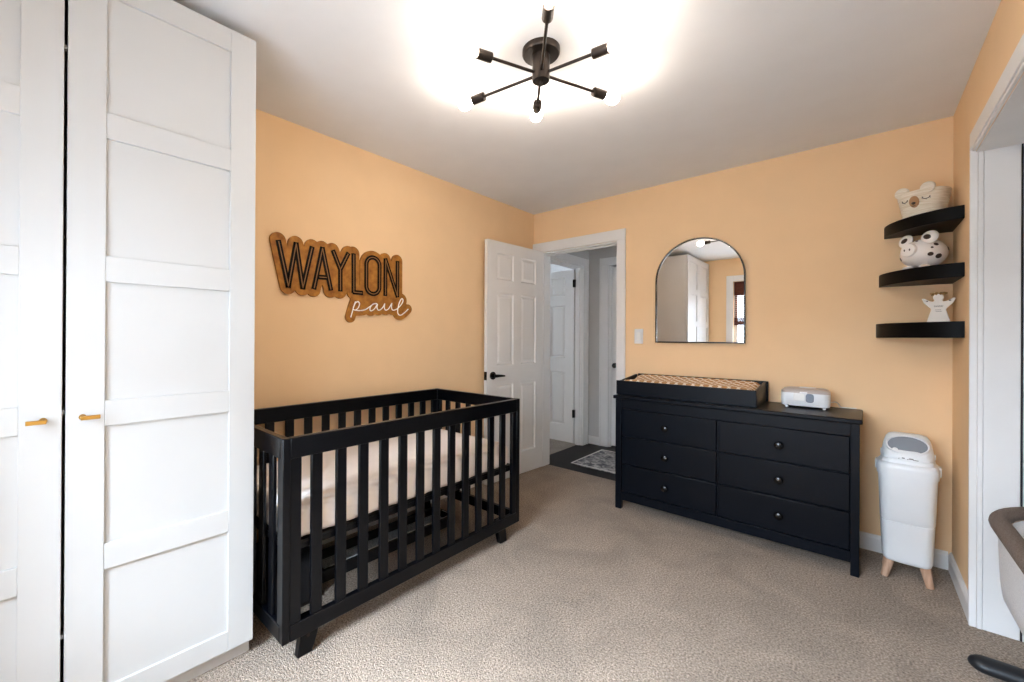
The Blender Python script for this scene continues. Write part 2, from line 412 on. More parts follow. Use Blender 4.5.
def panel_door(name, w, h, panels, th=.035):
    """door leaf in local coords: hinge edge at y=0, leaf runs to y=-w, visible face at x=0, back at x=-th"""
    b = MB()
    ys = sorted({0, w} | {p[0] for p in panels} | {p[1] for p in panels})
    zs = sorted({0, h} | {p[2] for p in panels} | {p[3] for p in panels})
    for sx in (1, -1):
        X = 0 if sx == 1 else -th
        for i in range(len(ys) - 1):
            for j in range(len(zs) - 1):
                y0, y1, z0, z1 = ys[i], ys[i + 1], zs[j], zs[j + 1]
                q = lambda ins, dx: [(X - sx * dx, -y, z) for y, z in ((y0 + ins, z0 + ins), (y1 - ins, z0 + ins), (y1 - ins, z1 - ins), (y0 + ins, z1 - ins))]
                if any(p[0] <= y0 and p[1] >= y1 and p[2] <= z0 and p[3] >= z1 for p in panels):
                    rr = [q(0, 0), q(.008, .009), q(.016, .010), q(.036, .003)]
                    b.loft(rr, caps=False); b.poly(rr[-1], [(0, 1, 2, 3)])
                else: b.poly(q(0, 0), [(0, 1, 2, 3)])
    for z in (0, h): b.poly([(0, 0, z), (0, -w, z), (-th, -w, z), (-th, 0, z)], [(0, 1, 2, 3)])
    for y in (0, -w): b.poly([(0, y, 0), (0, y, h), (-th, y, h), (-th, y, 0)], [(0, 1, 2, 3)])
    bmesh.ops.remove_doubles(b.bm, verts=b.bm.verts, dist=.0004)
    return b
def six(w, h):
    a = .112; m = .1; c = (w - 2 * a - m) / 2
    P = []
    for y0 in (a, a + c + m):
        P += [(y0, y0 + c, .20, .82), (y0, y0 + c, .99, 1.605), (y0, y0 + c, 1.72, 1.945)]
    return P
dw = .755
d = panel_door('door_1', dw, 2.045, six(dw, 2.045)).build('door_1', M['white'], smooth=False)
d.location = (.128, -.020, .010); d.rotation_euler = (0, 0, math.radians(-3.6))
struct(d, 'open white six panel bedroom door beside the crib', 'door')
hb = MB()
hb.cyl((0, -dw + .065, .905), .033, .009, 'x', 28); hb.cyl((.008, -dw + .065, .905), .012, .035, 'x', 16)
hb.tube([(.045, -dw + .06, .905), (.048, -dw + .09, .905), (.047, -dw + .13, .903), (.043, -dw + .17, .9)], [.014, .012, .010, .007], 12)
tag(hb.build('door_handle', M['black'], d, local=True), 'black lever handle on round rose')
hb = MB(); hb.box(-.033, -.002, -dw - .002, -dw, .87, .94); hb.box(-.024, -.012, -dw - .010, -dw - .002, .893, .917)
hb.build('latch_plate', M['black'], d, local=True)
# far door across the hall: open leaf seen edge-on into the other room
fw = .72
d2 = panel_door('door_2', fw, 2.02, six(fw, 2.02)).build('door_2', M['white'], smooth=False)
d2.location = (-.098, .955, .012); d2.rotation_euler = (0, 0, math.radians(-88 - 3))
struct(d2, 'white panelled door standing open across the hall', 'door')
for z in (.30, 1.81):
    MB().box(-.008, .026, -.002, .022, z, z + .09).build('hinge', M['black'], d2, local=True, bevel=.002)
d3 = panel_door('door_3', .73, 2.03, six(.73, 2.03)).build('door_3', M['white'], smooth=False)
d3.location = (.99, HY + .045, .012); d3.rotation_euler = (0, 0, math.radians(-90))
struct(d3, 'closed white door with black knob at the hallway end', 'door')
hb = MB(); hb.lathe([(.028, 0), (.028, .006), (.012, .010), (.011, .03), (.024, .038), (.029, .05), (.026, .062), (.012, .068), (.0, .069)], (0, -.67, .915), (1, 0, 0))
hb.build('door_knob', M['black'], d3, local=True)
rug = MB().prism(rounded(.262, 1.35, .275, .945, .01, 2), 'z', -.002, .008).build('hall_rug', M['rug'], bevel=.003)
tag(rug, 'faded grey patterned rug on the dark hallway boards', 'rug')
b = MB()
for x0, x1, y0, y1 in ((.262, 1.35, .275, .29), (.262, 1.35, .93, .945), (.262, .277, .29, .93), (1.335, 1.35, .29, .93)): b.box(x0, x1, y0, y1, .008, .0095)
b.build('border', plain('rug border', '#d3cfca', .95), rug)

# ------------------------------------------------------------------ light switch
sw = thing('light_switch', (1.037, 0, 1.25), 'white rocker light switch on the wall between doorway and mirror', 'light switch')
MB().prism(rounded(1.002, 1.072, 1.192, 1.311, .006), 'y', -.007, 0).build('switch_plate', M['plastic'], sw, bevel=.002)
MB().prism(rounded(1.021, 1.053, 1.218, 1.285, .003), 'y', -.011, -.006).build('rocker', M['pane'], sw, bevel=.0015)

# ------------------------------------------------------------------ wardrobe
wx, wy1, wgap, wy0 = .629, -2.770, -3.2965, -3.823
wd = thing('wardrobe', (.33, -3.3, 0), 'tall white two door wardrobe with panelled fronts and brass handles', 'wardrobe')
b = MB()
b.box(.03, wx - .024, wy1 - .018, wy1, .058, 2.381); b.box(.03, wx - .024, wy0, wy0 + .018, .058, 2.381)
b.box(.03, wx - .024, wy0 + .018, wy1 - .018, 2.363, 2.381); b.box(.03, wx - .024, wy0 + .018, wy1 - .018, .058, .076)
b.box(.03, .04, wy0 + .018, wy1 - .018, .076, 2.363)
b.build('body', M['wardrobe'], wd, bevel=.0015)
b = MB(); b.box(wx - .05, wx - .034, wy0, wy1 - .002, 0, .06); b.box(.05, wx - .05, wy1 - .02, wy1 - .002, 0, .06); b.box(.05, wx - .05, wy0, wy0 + .018, 0, .06)
b.build('plinth', M['wardrobe'], wd, bevel=.001)
def wdoor(y0, y1):
    b = MB(); s = .087; x = wx
    z0, z1 = .061, 2.3815
    b.box(x - .020, x - .010, y0 + .01, y1 - .01, z0 + .01, z1 - .01)                # recessed panel
    b.box(x - .020, x, y0, y0 + s, z0, z1); b.box(x - .020, x, y1 - s, y1, z0, z1)  # stiles
    for a, c in ((z0, .134), (.505, .584), (.953, 1.032), (1.403, 1.483), (1.852, 1.932), (2.300, z1)):
        b.box(x - .020, x - .0008, y0 + s, y1 - s, a, c)
    return b
dr1 = wdoor(wgap + .004, wy1).build('door', M['wardrobe'], wd, bevel=.0012)
dr2 = wdoor(wy0, wgap - .004).build('door', M['wardrobe'], wd, bevel=.0012)
for par, ya, yb, yp in ((dr1, -3.262, -3.218, -3.256), (dr2, -3.374, -3.333, -3.339)):
    b = MB(); b.box(wx + .022, wx + .030, ya, yb, .982, .994); b.tube([(wx - .001, yp, .988), (wx + .023, yp, .988)], .0055, 12); b.cyl((wx, yp, .988), .009, .003, 'x', 16)
    b.build('handle', M['brass'], par, bevel=.001)
for z in (.33, 1.0, 2.09): MB().box(wx - .03, wx - .016, wgap - .0035, wgap + .0035, z, z + .012).build('door_bumper', M['grey'], wd)

# ------------------------------------------------------------------ crib
cx0, cx1, cy0, cy1 = .035, .799, -2.729, -1.281
zt, zb, zr, zl = .856, .092, .777, .154
cr = thing('crib', (.417, -2.0, 0), 'black slatted crib standing along the tan wall beside the wardrobe', 'crib')
def cp(name, b, bevel=.003, parent=None): return b.build(name, M['crib'], parent or cr, bevel=bevel)
for x0, x1 in ((cx0, cx0 + .028), (cx1 - .028, cx1)):
    for y0, y1 in ((cy0, cy0 + .028), (cy1 - .028, cy1)):
        cp('corner_post', MB().box(x0, x1, y0, y1, zb, zt))
fr = cx1 - .0265
for x0, x1 in ((cx0 + .003, cx0 + .025), (cx1 - .025, cx1 - .003)):
    cp('top_rail', MB().box(x0 - .003, x1 + .003, cy0 + .028, cy1 - .028, zr, zt - .0005))
    cp('bottom_rail', MB().box(x0 - .003, x1 + .003, cy0 + .028, cy1 - .028, zb, zl))
    for y0, y1 in ((cy0 + .028, cy0 + .071), (cy1 - .070, cy1 - .028)): cp('stile', MB().box(x0, x1, y0, y1, zl, zr), .002)
    for k in range(12):
        y = -2.594 + k * .1053
        cp('slat', MB().box(x0 + .003, x1 - .003, y - .0233, y + .0233, zl - .003, zr + .003), .004)
for y0, y1 in ((cy0 + .003, cy0 + .025), (cy1 - .025, cy1 - .003)):
    cp('end_top_rail', MB().box(cx0 + .028, cx1 - .028, y0 - .003, y1 + .003, zr, zt - .0005))
    cp('end_bottom_rail', MB().box(cx0 + .028, cx1 - .028, y0 - .003, y1 + .003, zb, zl))
    for x0, x1 in ((cx0 + .028, cx0 + .056), (cx1 - .056, cx1 - .028)): cp('end_stile', MB().box(x0, x1, y0, y1, zl, zr), .002)
    n = 6
    for k in range(n):
        x = cx0 + .028 + (cx1 - cx0 - .056) * (k + 1) / (n + 1)
        cp('end_slat', MB().box(x - .021, x + .021, y0 + .003, y1 - .003, zl - .003, zr + .003), .004)
for x0, x1, sx in ((cx0 + .02, cx0 + .05, -1), (cx1 - .05, cx1 - .018, 1)):
    for yc, s in ((cy0 + .118, -1), (cy1 - .150, 1)):
        b = MB()
        top = [(yc - .038, .15), (yc + .038, .15)]
        bot = [(yc - .030 + s * .022, 0), (yc + .030 + s * .022, 0)]
        b.prism([bot[0], bot[1], (top[1][0], .094), top[1], top[0], (top[0][0], .094)], 'x', x0 - .0 - (.006 if sx < 0 else 0), x1)
        f = cp('foot', b, .004)
        if sx > 0: MB().cyl((x1, yc + s * .01, .072), .006, .001, 'x', 14).build('bolt', M['bronze'], f)
b = MB(); b.box(cx0 + .03, cx1 - .03, cy0 + .03, cy1 - .03, .437, .447)
b.box(cx0 + .03, cx0 + .055, cy0 + .03, cy1 - .03, .414, .437); b.box(cx1 - .055, cx1 - .03, cy0 + .03, cy1 - .03, .414, .437)
b.box(cx0 + .055, cx1 - .055, cy0 + .03, cy0 + .055, .414, .437); b.box(cx0 + .055, cx1 - .055, cy1 - .055, cy1 - .03, .414, .437)
cp('mattress_support', b, .002)
# mattress with a fitted sheet
b = MB(); rings = []
def mring(ins, z, pk):
    out = []; pts = rounded(cx0 + .036 + ins, cx1 - .036 - ins, cy0 + .036 + ins, cy1 - .036 - ins, max(.045 - ins * .4, .02), 8)
    dense = []
    for i in range(len(pts)):
        p, q = pts[i], pts[(i + 1) % len(pts)]
        L = math.hypot(q[0] - p[0], q[1] - p[1]); m = 9 if L < .02 else (1 if L < .05 else (64 if L < .8 else 120))
        if L < .02: m = 1
        for k in range(m): dense.append((p[0] + (q[0] - p[0]) * k / m, p[1] + (q[1] - p[1]) * k / m))
    for i, (x, y) in enumerate(dense):
        wob = pk * (math.sin(i * .83) + .6 * math.sin(i * 1.9 + 1))
        dx, dy = x - (cx0 + cx1) / 2, y - (cy0 + cy1) / 2
        l = max(abs(dx) / .325, abs(dy) / .65)
        out.append((x - dx * wob, y - dy * wob * .5, z))
    return out
for ins, z, pk in ((.03, .448, 0), (.008, .452, .006), (0, .47, .005), (0, .52, .003), (.003, .547, .002), (.012, .566, .001), (.028, .577, 0), (.06, .581, 0), (.2, .583, 0)): rings.append(mring(ins, z, pk))
b.loft(rings)
mt = b.build('crib_mattress', M['sheet'], angle=60)
tag(mt, 'crib mattress in a pale peach fitted sheet inside the black crib', 'mattress')
# low storage tray and soft bag on the carpet under the crib
tr = thing('storage_tray', (.28, -1.9, 0), 'low black framed tray lined with grey felt under the crib', 'tray')
tx0, tx1, ty0, ty1, th = .175, .385, -2.36, -1.43, .06
b = MB(); b.box(tx0, tx0 + .02, ty0, ty1, 0.0, th); b.box(tx1 - .02, tx1, ty0, ty1, 0.0, th); b.box(tx0 + .02, tx1 - .02, ty0, ty0 + .02, 0, th); b.box(tx0 + .02, tx1 - .02, ty1 - .02, ty1, 0, th)
b.build('frame', M['charcoal'], tr, bevel=.003)
MB().box(tx0 + .02, tx1 - .02, ty0 + .02, ty1 - .02, 0, .015).build('felt_lining', M['feltgrey'], tr)
b = MB(); b.box(tx1 - .021, tx1 - .017, ty0 + .05, ty1 - .05, th, th + .004); b.box(tx0 + .1, tx1 - .05, ty1 - .021, ty1 - .017, th, th + .004)
b.build('piping', M['whitefab'], tr)
bg = thing('soft_bag', (.33, -2.53, 0), 'dark charcoal soft bag lying under the wardrobe end of the crib', 'bag')
b = MB(); rings = []
for z, k in ((0, .93), (.03, 1), (.14, 1), (.19, .93), (.215, .75), (.222, .5)):
    rings.append([(.33 + x * k, -2.53 + y * k, z + .008 * math.sin(9 * x + 14 * y)* (z > .1)) for x, y in superell(.17, .13, 4, 48)])
b.loft(rings); b.build('bag_body', M['charcoal'], bg, angle=70)
b = MB(); b.tube([(.22, -2.53, .215), (.25, -2.53, .245), (.33, -2.53, .252), (.41, -2.53, .245), (.44, -2.53, .215)], .010, 8, flat=.4); b.build('carry_strap', M['charcoal'], bg)

# ------------------------------------------------------------------ dresser
ds = thing('dresser', (1.70, -.24, 0), 'wide black six drawer dresser below the arched mirror', 'dresser')
def dp(name, b, bevel=.002, parent=None, mat='dresser'): return b.build(name, M[mat], parent or ds, bevel=bevel)
dp('top', MB().box(1.03, 2.372, -.462, -.018, .796, .821), .006)
b = MB(); b.box(1.05, 2.355, -.418, -.03, .085, .79); dp('carcass', b)
b = MB()
b.box(1.085, 2.325, -.44, -.418, .728, .796); b.box(1.085, 2.325, -.44, -.418, .066, .124)
b.box(1.699, 1.708, -.428, -.418, .124, .728); b.box(1.06, 2.35, -.432, -.418, .768, .7961)
dp('face_frame', b, .001)
for x0, x1 in ((1.043, 1.085), (2.325, 2.360)):
    dp('leg', MB().box(x0, x1, -.445, -.405, 0, .796), .002); dp('leg', MB().box(x0, x1, -.07, -.03, 0, .796), .002)
for x0, x1 in ((1.088, 1.697), (1.709, 2.322)):
    for z0, z1 in ((.533, .724), (.332, .526), (.128, .325)):
        dr = dp('drawer', MB().box(x0, x1, -.437, -.418, z0, z1), .004)
        xm, zm = (x0 + x1) / 2 + (.0 if x0 < 1.5 else 0.003), (z0 + z1) / 2
        MB().lathe([(.012, 0), (.011, .010), (.017, .014), (.0215, .020), (.0225, .027), (.018, .035), (.008, .039), (0, .0395)], (xm, -.437, zm), (0, -1, 0), 24).build('knob', M['black'], dr)
# changing topper and pad
tp = thing('changing_topper', (1.46, -.21, .821), 'black changing tray frame resting on the left half of the dresser', 'changing tray')
dp('front_board', MB().box(1.026, 1.902, -.398, -.383, .8215, .924), .003, tp)
dp('back_board', MB().box(1.048, 1.912, -.046, -.030, .8215, .955), .003, tp)
dp('end_board', MB().prism([(-.383, .8215), (-.046, .8215), (-.046, .95), (-.383, .917)], 'x', 1.886, 1.901), .002, tp)
dp('end_board', MB().prism([(-.383, .8215), (-.046, .8215), (-.046, .95), (-.383, .917)], 'x', 1.030, 1.045), .002, tp)
b = MB(); rings = []
y0, y1 = -.380, -.050
def padz(t): return .912 + .026 * (2 * t - 1) ** 2 + .022 * t
for x, dz, sc in ((1.048, -.06, .97), (1.052, -.022, .99), (1.075, -.006, 1), (1.12, 0, 1), (1.3, 0, 1), (1.6, 0, 1), (1.8, 0, 1), (1.85, -.006, 1), (1.876, -.022, .99), (1.882, -.06, .97)):
    ring = [(x, y0, .823)]
    for k in range(17):
        t = k / 16; e = min(t, 1 - t)
        rd = -.02 * max(0, 1 - e / .06) ** 2
        ring.append((x, y0 + (y1 - y0) * t, padz(t) + dz + rd))
    ring.append((x, y1, .823)); rings.append(ring)
b.loft(rings)
pd = b.build('changing_pad', M['padcover'], angle=60)
tag(pd, 'contoured changing pad in tan and white criss-cross cover inside the black tray', 'changing pad')
# wipes warmer
wm = thing('wipes_warmer', (2.115, -.15, .821), 'white wipes warmer with grey lid on the dresser top', 'wipes warmer', rz=math.radians(2))
b = MB()
b.loft([[(x, y, z) for x, y in superell(rx, ry, 5, 44)] for z, rx, ry in ((.010, .106, .064), (.015, .115, .074), (.04, .119, .078), (.086, .118, .077), (.091, .116, .075))])
b.build('body', M['plastic'], wm, local=True)
b = MB()
b.loft([[(x, y, z) for x, y in superell(rx, ry, 4.5, 44)] for z, rx, ry in ((.091, .118, .077), (.101, .117, .076), (.112, .107, .068), (.118, .086, .050), (.119, .05, .03))])
b.build('lid', M['lidgrey'], wm, local=True)
MB().prism(rounded(-.055, -.002, .045, .090, .006), 'y', -.0815, -.07).build('front_window', M['pane'], wm, local=True, bevel=.002)
MB().prism(rounded(.004, .042, .038, .090, .014), 'y', -.0825, -.07).build('latch_button', M['button'], wm, local=True, bevel=.003)
MB().box(-.025, .012, -.081, -.07, .091, .099).build('lid_tab', M['plastic'], wm, local=True, bevel=.002)
MB().prism(rounded(-.03, .05, -.02, .03, .012), 'z', .1185, .1215).build('lid_panel', M['plastic'], wm, local=True, bevel=.001)
for x in (-.088, .088):
    for y in (-.048, .048): MB().cyl((x, y, 0), .009, .011, 'z', 14).build('rubber_foot', M['plastic'], wm, local=True)
b = MB(); b.tube(catmull([(.105, .04, .03), (.135, .05, .04), (.15, .08, .03), (.165, .105, .006), (.20, .115, .004), (.235, .12, .004)], 6), .0022, 8)
b.build('power_cord', M['plastic'], wm, local=True)

# ------------------------------------------------------------------ arched mirror
mi = thing('arched_mirror', (1.476, 0, 1.203), 'arched wall mirror with thin black frame above the dresser', 'mirror')
mx0, mx1, mz0, mzs = 1.175, 1.777, 1.203, 1.676
def arch(ins, n=40):
    r = (mx1 - mx0) / 2 - ins; c = (mx0 + mx1) / 2
    return [(mx0 + ins, mz0 + ins), (mx1 - ins, mz0 + ins)] + [(c + r * math.cos(PI * k / n), mzs + r * math.sin(PI * k / n)) for k in range(n + 1)]
b = MB(); A, B_ = arch(0), arch(.009)
b.loft([[(x, -.004, z) for x, z in A], [(x, -.027, z) for x, z in A], [(x, -.027, z) for x, z in B_], [(x, -.018, z) for x, z in B_]], caps=False)
b.build('frame', M['black'], mi)
MB().prism(arch(.008), 'y', -.0185, -.004).build('mirror_glass', M['mirror'], mi, smooth=False)

# ------------------------------------------------------------------ corner shelves and what stands on them
def shelf(z0, z1, rx, ry, label):
    t = thing('corner_shelf', (W, 0, z0), label, 'shelf', 'black corner shelves')
    n = 24
    pts = [(W - .0005, -.0005)] + [(W - rx, -.0005)]
    e = 1.35
    for k in range(n + 1):
        a = PI / 2 * k / n
        pts.append((W - rx * math.cos(a) ** (2 / 1.75), -.012 - (ry - .012) * math.sin(a) ** (2 / 1.75)))
    pts = pts[:2] + pts[2:-1] + [(W - .0005, -ry)]
    MB().prism(pts, 'z', z0, z1).build('shelf_board', M['shelf'], t, bevel=.002, smooth=True)
    for x, y, ax in ((W - rx * .9, -.17, 0),): pass
    return t
shelf(1.817, 1.880, .266, .350, 'topmost black curved corner shelf, holding the bear basket')
shelf(1.538, 1.606, .287, .356, 'middle black curved corner shelf, under the spotted piggy bank')
shelf(1.246, 1.325, .299, .361, 'lowest black curved corner shelf, under the white angel')

# bear basket
bz = 1.880
bb = thing('bear_basket', (2.607, -.135, bz), 'cream woven basket with sleepy bear face on the top corner shelf', 'basket', rz=math.radians(-32))
lev = ((0, .068, .060), (.006, .074, .066), (.03, .080, .072), (.07, .087, .079), (.11, .094, .085), (.138, .098, .088))
def brad(z):
    for i in range(len(lev) - 1):
        if lev[i][0] <= z <= lev[i + 1][0]:
            t = (z - lev[i][0]) / (lev[i + 1][0] - lev[i][0]); return lev[i][1] + t * (lev[i + 1][1] - lev[i][1]), lev[i][2] + t * (lev[i + 1][2] - lev[i][2])
    return lev[-1][1:]
b = MB(); rings = []
N = 13
def wring(z, rx, ry): return [(x, y, z) for x, y in superell(rx, ry, 2.4, 48)]
rings.append(wring(0, .06, .052))
for k in range(N * 2 + 1):
    z = .003 + .135 * k / (N * 2); rx, ry = brad(z); bump = .0016 * (1 if k % 2 else -1)
    rings.append(wring(z, rx + bump, ry + bump))
rx, ry = brad(.138)
rings += [wring(.141, rx - .003, ry - .003), wring(.138, rx - .007, ry - .007), wring(.02, .07, .062)]
b.loft(rings); b.build('basket_wall', M['weave'], bb, local=True, angle=80)
def ear(x):
    b = MB(); rings = []
    pr = []
    yf = -ry * (1 - (abs(x) / rx) ** 2.4) ** (1 / 2.4) + .004
    for y, r in ((yf - .002, .020), (yf - .004, .026), (yf - .002, .029), (yf + .006, .029), (yf + .009, .025)):
        pr.append([(x + r * math.cos(2 * PI * k / 28) * 1.05, y, .143 + r * math.sin(2 * PI * k / 28)) for k in range(28)])
    b.loft(pr); return b.build('ear', M['weave'], bb, local=True, angle=70)
ear(-.052); ear(.054)
def onface(u, z, off=.002):
    """point on the front of the basket; u is the sideways offset"""
    rx, ry = brad(z); q = (1 - min(.98, abs(u) / rx) ** 2.4) ** (1 / 2.4)
    return (u, -ry * q - off, z)
def facedisc(cu, cz, ru, rz_, off):
    c = onface(cu, cz, off)
    b = MB(); outer = [onface(cu + ru * math.cos(2 * PI * k / 28), cz + rz_ * math.sin(2 * PI * k / 28), .0) for k in range(28)]
    mid = [onface(cu + ru * .96 * math.cos(2 * PI * k / 28), cz + rz_ * .96 * math.sin(2 * PI * k / 28), off) for k in range(28)]
    inn = [onface(cu + ru * .4 * math.cos(2 * PI * k / 28), cz + rz_ * .4 * math.sin(2 * PI * k / 28), off * 1.5) for k in range(28)]
    b.loft([outer, mid, inn]); return b
facedisc(.004, .082, .020, .030, .005).build('muzzle', M['tan'], bb, local=True)
facedisc(.004, .074, .009, .0065, .009).build('nose', M['spot'], bb, local=True)
b = MB(); b.tube([onface(.004, .070, .010), onface(.004, .062, .010)], .0014, 6)
b.tube([onface(-.004 + .016 * k / 6, .062 - .004 * math.sin(PI * k / 6), .009) for k in range(7)], .0014, 6); b.build('mouth', M['spot'], bb, local=True)
for cu in (-.036, .049):
    b = MB(); b.tube([onface(cu + .013 * math.cos(PI + PI * k / 10), .099 + .012 * math.sin(PI + PI * k / 10), .002) for k in range(11)], .0019, 6)
    for k in (2, 5, 8):
        a = PI + PI * k / 10; b.tube([onface(cu + .013 * math.cos(a), .099 + .012 * math.sin(a), .002), onface(cu + .018 * math.cos(a), .099 + .017 * math.sin(a), .002)], .0012, 6)
    b.build('closed_eye', M['spot'], bb, local=True)

# piggy bank
pz = 1.606
pg = thing('piggy_bank', (2.607, -.14, pz), 'white ceramic piggy bank with dark brown spots on the middle corner shelf', 'piggy bank', rz=math.radians(-40))
pr_ = (.087, .095, .078); pc = (0, 0, .087)
b = MB(); b.ellipsoid(pc, pr_, 40, 24)
b.tube([(.004, .092, .093), (.010, .101, .097), (.005, .103, .102), (.0, .101, .097)], [.005, .004, .004, .003], 8)
b.build('body', M['ceramic'], pg, local=True)
b = MB(); b.lathe([(.034, 0), (.035, .014), (.033, .020), (.028, .0225), (0, .023)], (0, -.080, .100), (0, -1, .12)); b.build('snout', M['ceramic'], pg, local=True)
for x in (-.012, .012): MB().ellipsoid((x, -.1035, .103), (.0032, .002, .006), 12, 8).build('nostril', M['spot'], pg, local=True)
for s in (-1, 1):
    rot = Matrix.Rotation(s * math.radians(28), 3, 'Y') @ Matrix.Rotation(math.radians(-14), 3, 'X')
    e = MB().ellipsoid((s * .054, -.038, .162), (.036, .014, .036), 24, 16, rot).build('ear', M['ceramic'], pg, local=True)
    MB().ellipsoid((s * .054 - .002 * s, -.0515, .164), (.017, .004, .013), 18, 10, rot).build('ear_spot', M['spot'], e, local=True)
for x in (-.038, .038):
    for y in (-.045, .05): MB().ellipsoid((x, y, .012), (.022, .024, .0125), 18, 12).build('foot', M['ceramic'], pg, local=True)
def pspot(az, el, r):
    a, e_ = math.radians(az), math.radians(el)
    d = Vector((math.cos(e_) * math.sin(a), -math.cos(e_) * math.cos(a), math.sin(e_)))
    k = 1 / math.sqrt((d.x / pr_[0]) ** 2 + (d.y / pr_[1]) ** 2 + (d.z / pr_[2]) ** 2)
    p = Vector(pc) + d * k; nrm = Vector((d.x * k / pr_[0] ** 2, d.y * k / pr_[1] ** 2, d.z * k / pr_[2] ** 2)).normalized()
    rot = nrm.to_track_quat('Z', 'Y').to_matrix()
    MB().ellipsoid(p, (r, r * .85, .0022), 18, 10, rot).build('spot', M['spot'], pg, local=True)
for az, el, r in ((52, -10, .012), (76, -18, .015), (70, 24, .011), (56, 12, .006), (125, 10, .013), (-40, -15, .012), (-75, 10, .015), (10, 48, .006), (-12, 52, .005), (150, 20, .014), (-120, 15, .013)): pspot(az, el, r)

# angel
an = thing('angel_ornament', (2.661, -.145, 1.325), 'small white angel ornament with flower crown on the lowest corner shelf', 'ornament', rz=math.radians(-8))
prof = [(-.043, 0), (.043, 0), (.026, .068), (.029, .076), (.052, .104), (.060, .128), (.050, .128), (.032, .114), (.018, .110), (.013, .118)]
head = [(.019 * math.cos(math.radians(a)), .132 + .019 * math.sin(math.radians(a))) for a in range(-40, 221, 20)]
left = [(-x, z) for x, z in prof[::-1][:-2]]
outl = prof[:10] + head + left
MB().prism(outl, 'y', -.009, .009).build('figure', M['plaster'], an, local=True, bevel=.003)
b = MB(); random.seed(7)
ring = [(.024 * math.cos(2 * PI * k / 20), .004 + .016 * math.sin(2 * PI * k / 20), .150 + .005 * math.sin(3 * k)) for k in range(20)]
b.tube(ring, .0025, 6, closed=True)
for k in range(10):
    a = 2 * PI * k / 10; b.ellipsoid((.025 * math.cos(a), .004 + .017 * math.sin(a), .152 + .006 * random.random()), (.007, .006, .005), 8, 6)
b.build('flower_crown', M['twine'], an, local=True)
for s in (-1, 1): MB().ellipsoid((s * .040, -.0095, .114), (.0045, .0015, .003), 10, 6).build('wing_dot', M['ink2'], an, local=True)
b = MB()
pth = [(-.016 + .032 * k / 16, -.0098, .086 + .004 * math.sin(k * 2.1)) for k in range(17)]
b.tube(pth, .0011, 6); b.box(-.012, .010, -.0098, -.0088, .066, .0675); b.box(-.010, .012, -.0098, -.0088, .058, .0595)
b.build('printed_text', M['ink2'], an, local=True)

# ------------------------------------------------------------------ diaper pail
dpz = thing('diaper_pail', (2.543, -.245, 0), 'tall white diaper pail on splayed wooden legs in the corner', 'diaper pail', rz=math.radians(-3))
def pring(z, rx, ry, e=4.2, cy=0): return [(x, y, z) for x, y in superell(rx, ry, e, 56, 0, cy)]
b = MB(); b.loft([pring(z, rx, ry) for z, rx, ry in ((.088, .078, .078), (.092, .088, .088), (.11, .094, .094), (.298, .1005, .1005), (.299, .0985, .0985), (.303, .0985, .0985))])
b.build('lower_shell', M['plastic'], dpz, local=True, angle=50)
b = MB(); b.loft([pring(z, rx, ry) for z, rx, ry in ((.303, .1005, .1005), (.306, .102, .102), (.50, .108, .106), (.535, .110, .108), (.536, .114, .111), (.556, .115, .112), (.575, .115, .112), (.592, .112, .109), (.602, .102, .100))])
b.build('upper_shell', M['plastic'], dpz, local=True, angle=50)
b = MB(); b.loft([pring(.595, .101, .099), pring(.614, .101, .099), pring(.620, .097, .095), pring(.621, .092, .092)]); b.build('collar', M['plastic'], dpz, local=True, angle=50)
lid = MB()
L = ((.620, .096, -.096, .096), (.633, .098, -.097, .097), (.646, .097, -.090, .096), (.664, .094, -.070, .094), (.692, .089, -.038, .091), (.716, .082, -.008, .086), (.731, .072, .012, .079), (.738, .054, .026, .068))
lid.loft([[(x, y, z) for x, y in superell(rx, (b_ - a_) / 2, 3.0, 56, 0, (a_ + b_) / 2)] for z, rx, a_, b_ in L])
lid = lid.build('lid', M['plastic'], dpz, local=True, angle=50)
nrm = Vector((0, -.75, .66)).normalized(); rot = nrm.to_track_quat('Z', 'X').to_matrix()
uu = Vector((1, 0, 0)); vv = nrm.cross(uu).normalized(); cc = Vector((0, -.040, .687))
def oval(rx, ry, off): return [cc + nrm * off + uu * rx * math.cos(2 * PI * k / 48) + vv * ry * math.sin(2 * PI * k / 48) for k in range(48)]
MB().loft([oval(.080, .058, -.030), oval(.082, .060, .006), oval(.079, .057, .011), oval(.074, .052, .011), oval(.072, .050, .002)], caps=False).build('window_rim', M['plastic'], lid, local=True)
MB().loft([oval(.073, .051, -.01), oval(.073, .051, .0045), oval(.04, .03, .0075)]).build('smoky_window', M['smoke'], lid, local=True)
MB().ellipsoid(cc + uu * -.044 - vv * .034 * (1 if vv.z > 0 else -1) + nrm * .008, (.011, .011, .004), 18, 10, rot).build('release_button', M['plastic'], lid, local=True)
b = MB(); random.seed(3)
for k, (x, w_) in enumerate(((-.030, .004), (-.014, .010), (.002, .006), (.014, .016), (.03, .02))): b.box(x - w_ / 2, x + w_ / 2, -.0985, -.0960, .627 + .003 * (k % 2), .6295 + .005 * (k % 2))
b.build('printed_marks', M['ink2'], lid, local=True)
for s in (-1, 1):
    b = MB(); b.box(.105, .121, -.03, .03, .545, .594) if s > 0 else b.box(-.121, -.105, -.03, .03, .545, .594); b.build('side_catch', M['plastic'], dpz, local=True, bevel=.006)
    b = MB(); b.cyl((s * .088, -.01, .640), .015, .013, (s, 0, 0), 20); b.build('lid_pivot', M['plastic'], dpz, local=True, bevel=.003)
for sx in (-1, 1):
    for sy in (-1, 1):
        b = MB(); b.tube([(sx * .062, sy * .055, .098), (sx * .072, sy * .066, .05), (sx * .082, sy * .078, .0)], [.021, .018, .0145], 18)
        b.build('leg', M['oak'], dpz, local=True, angle=50)

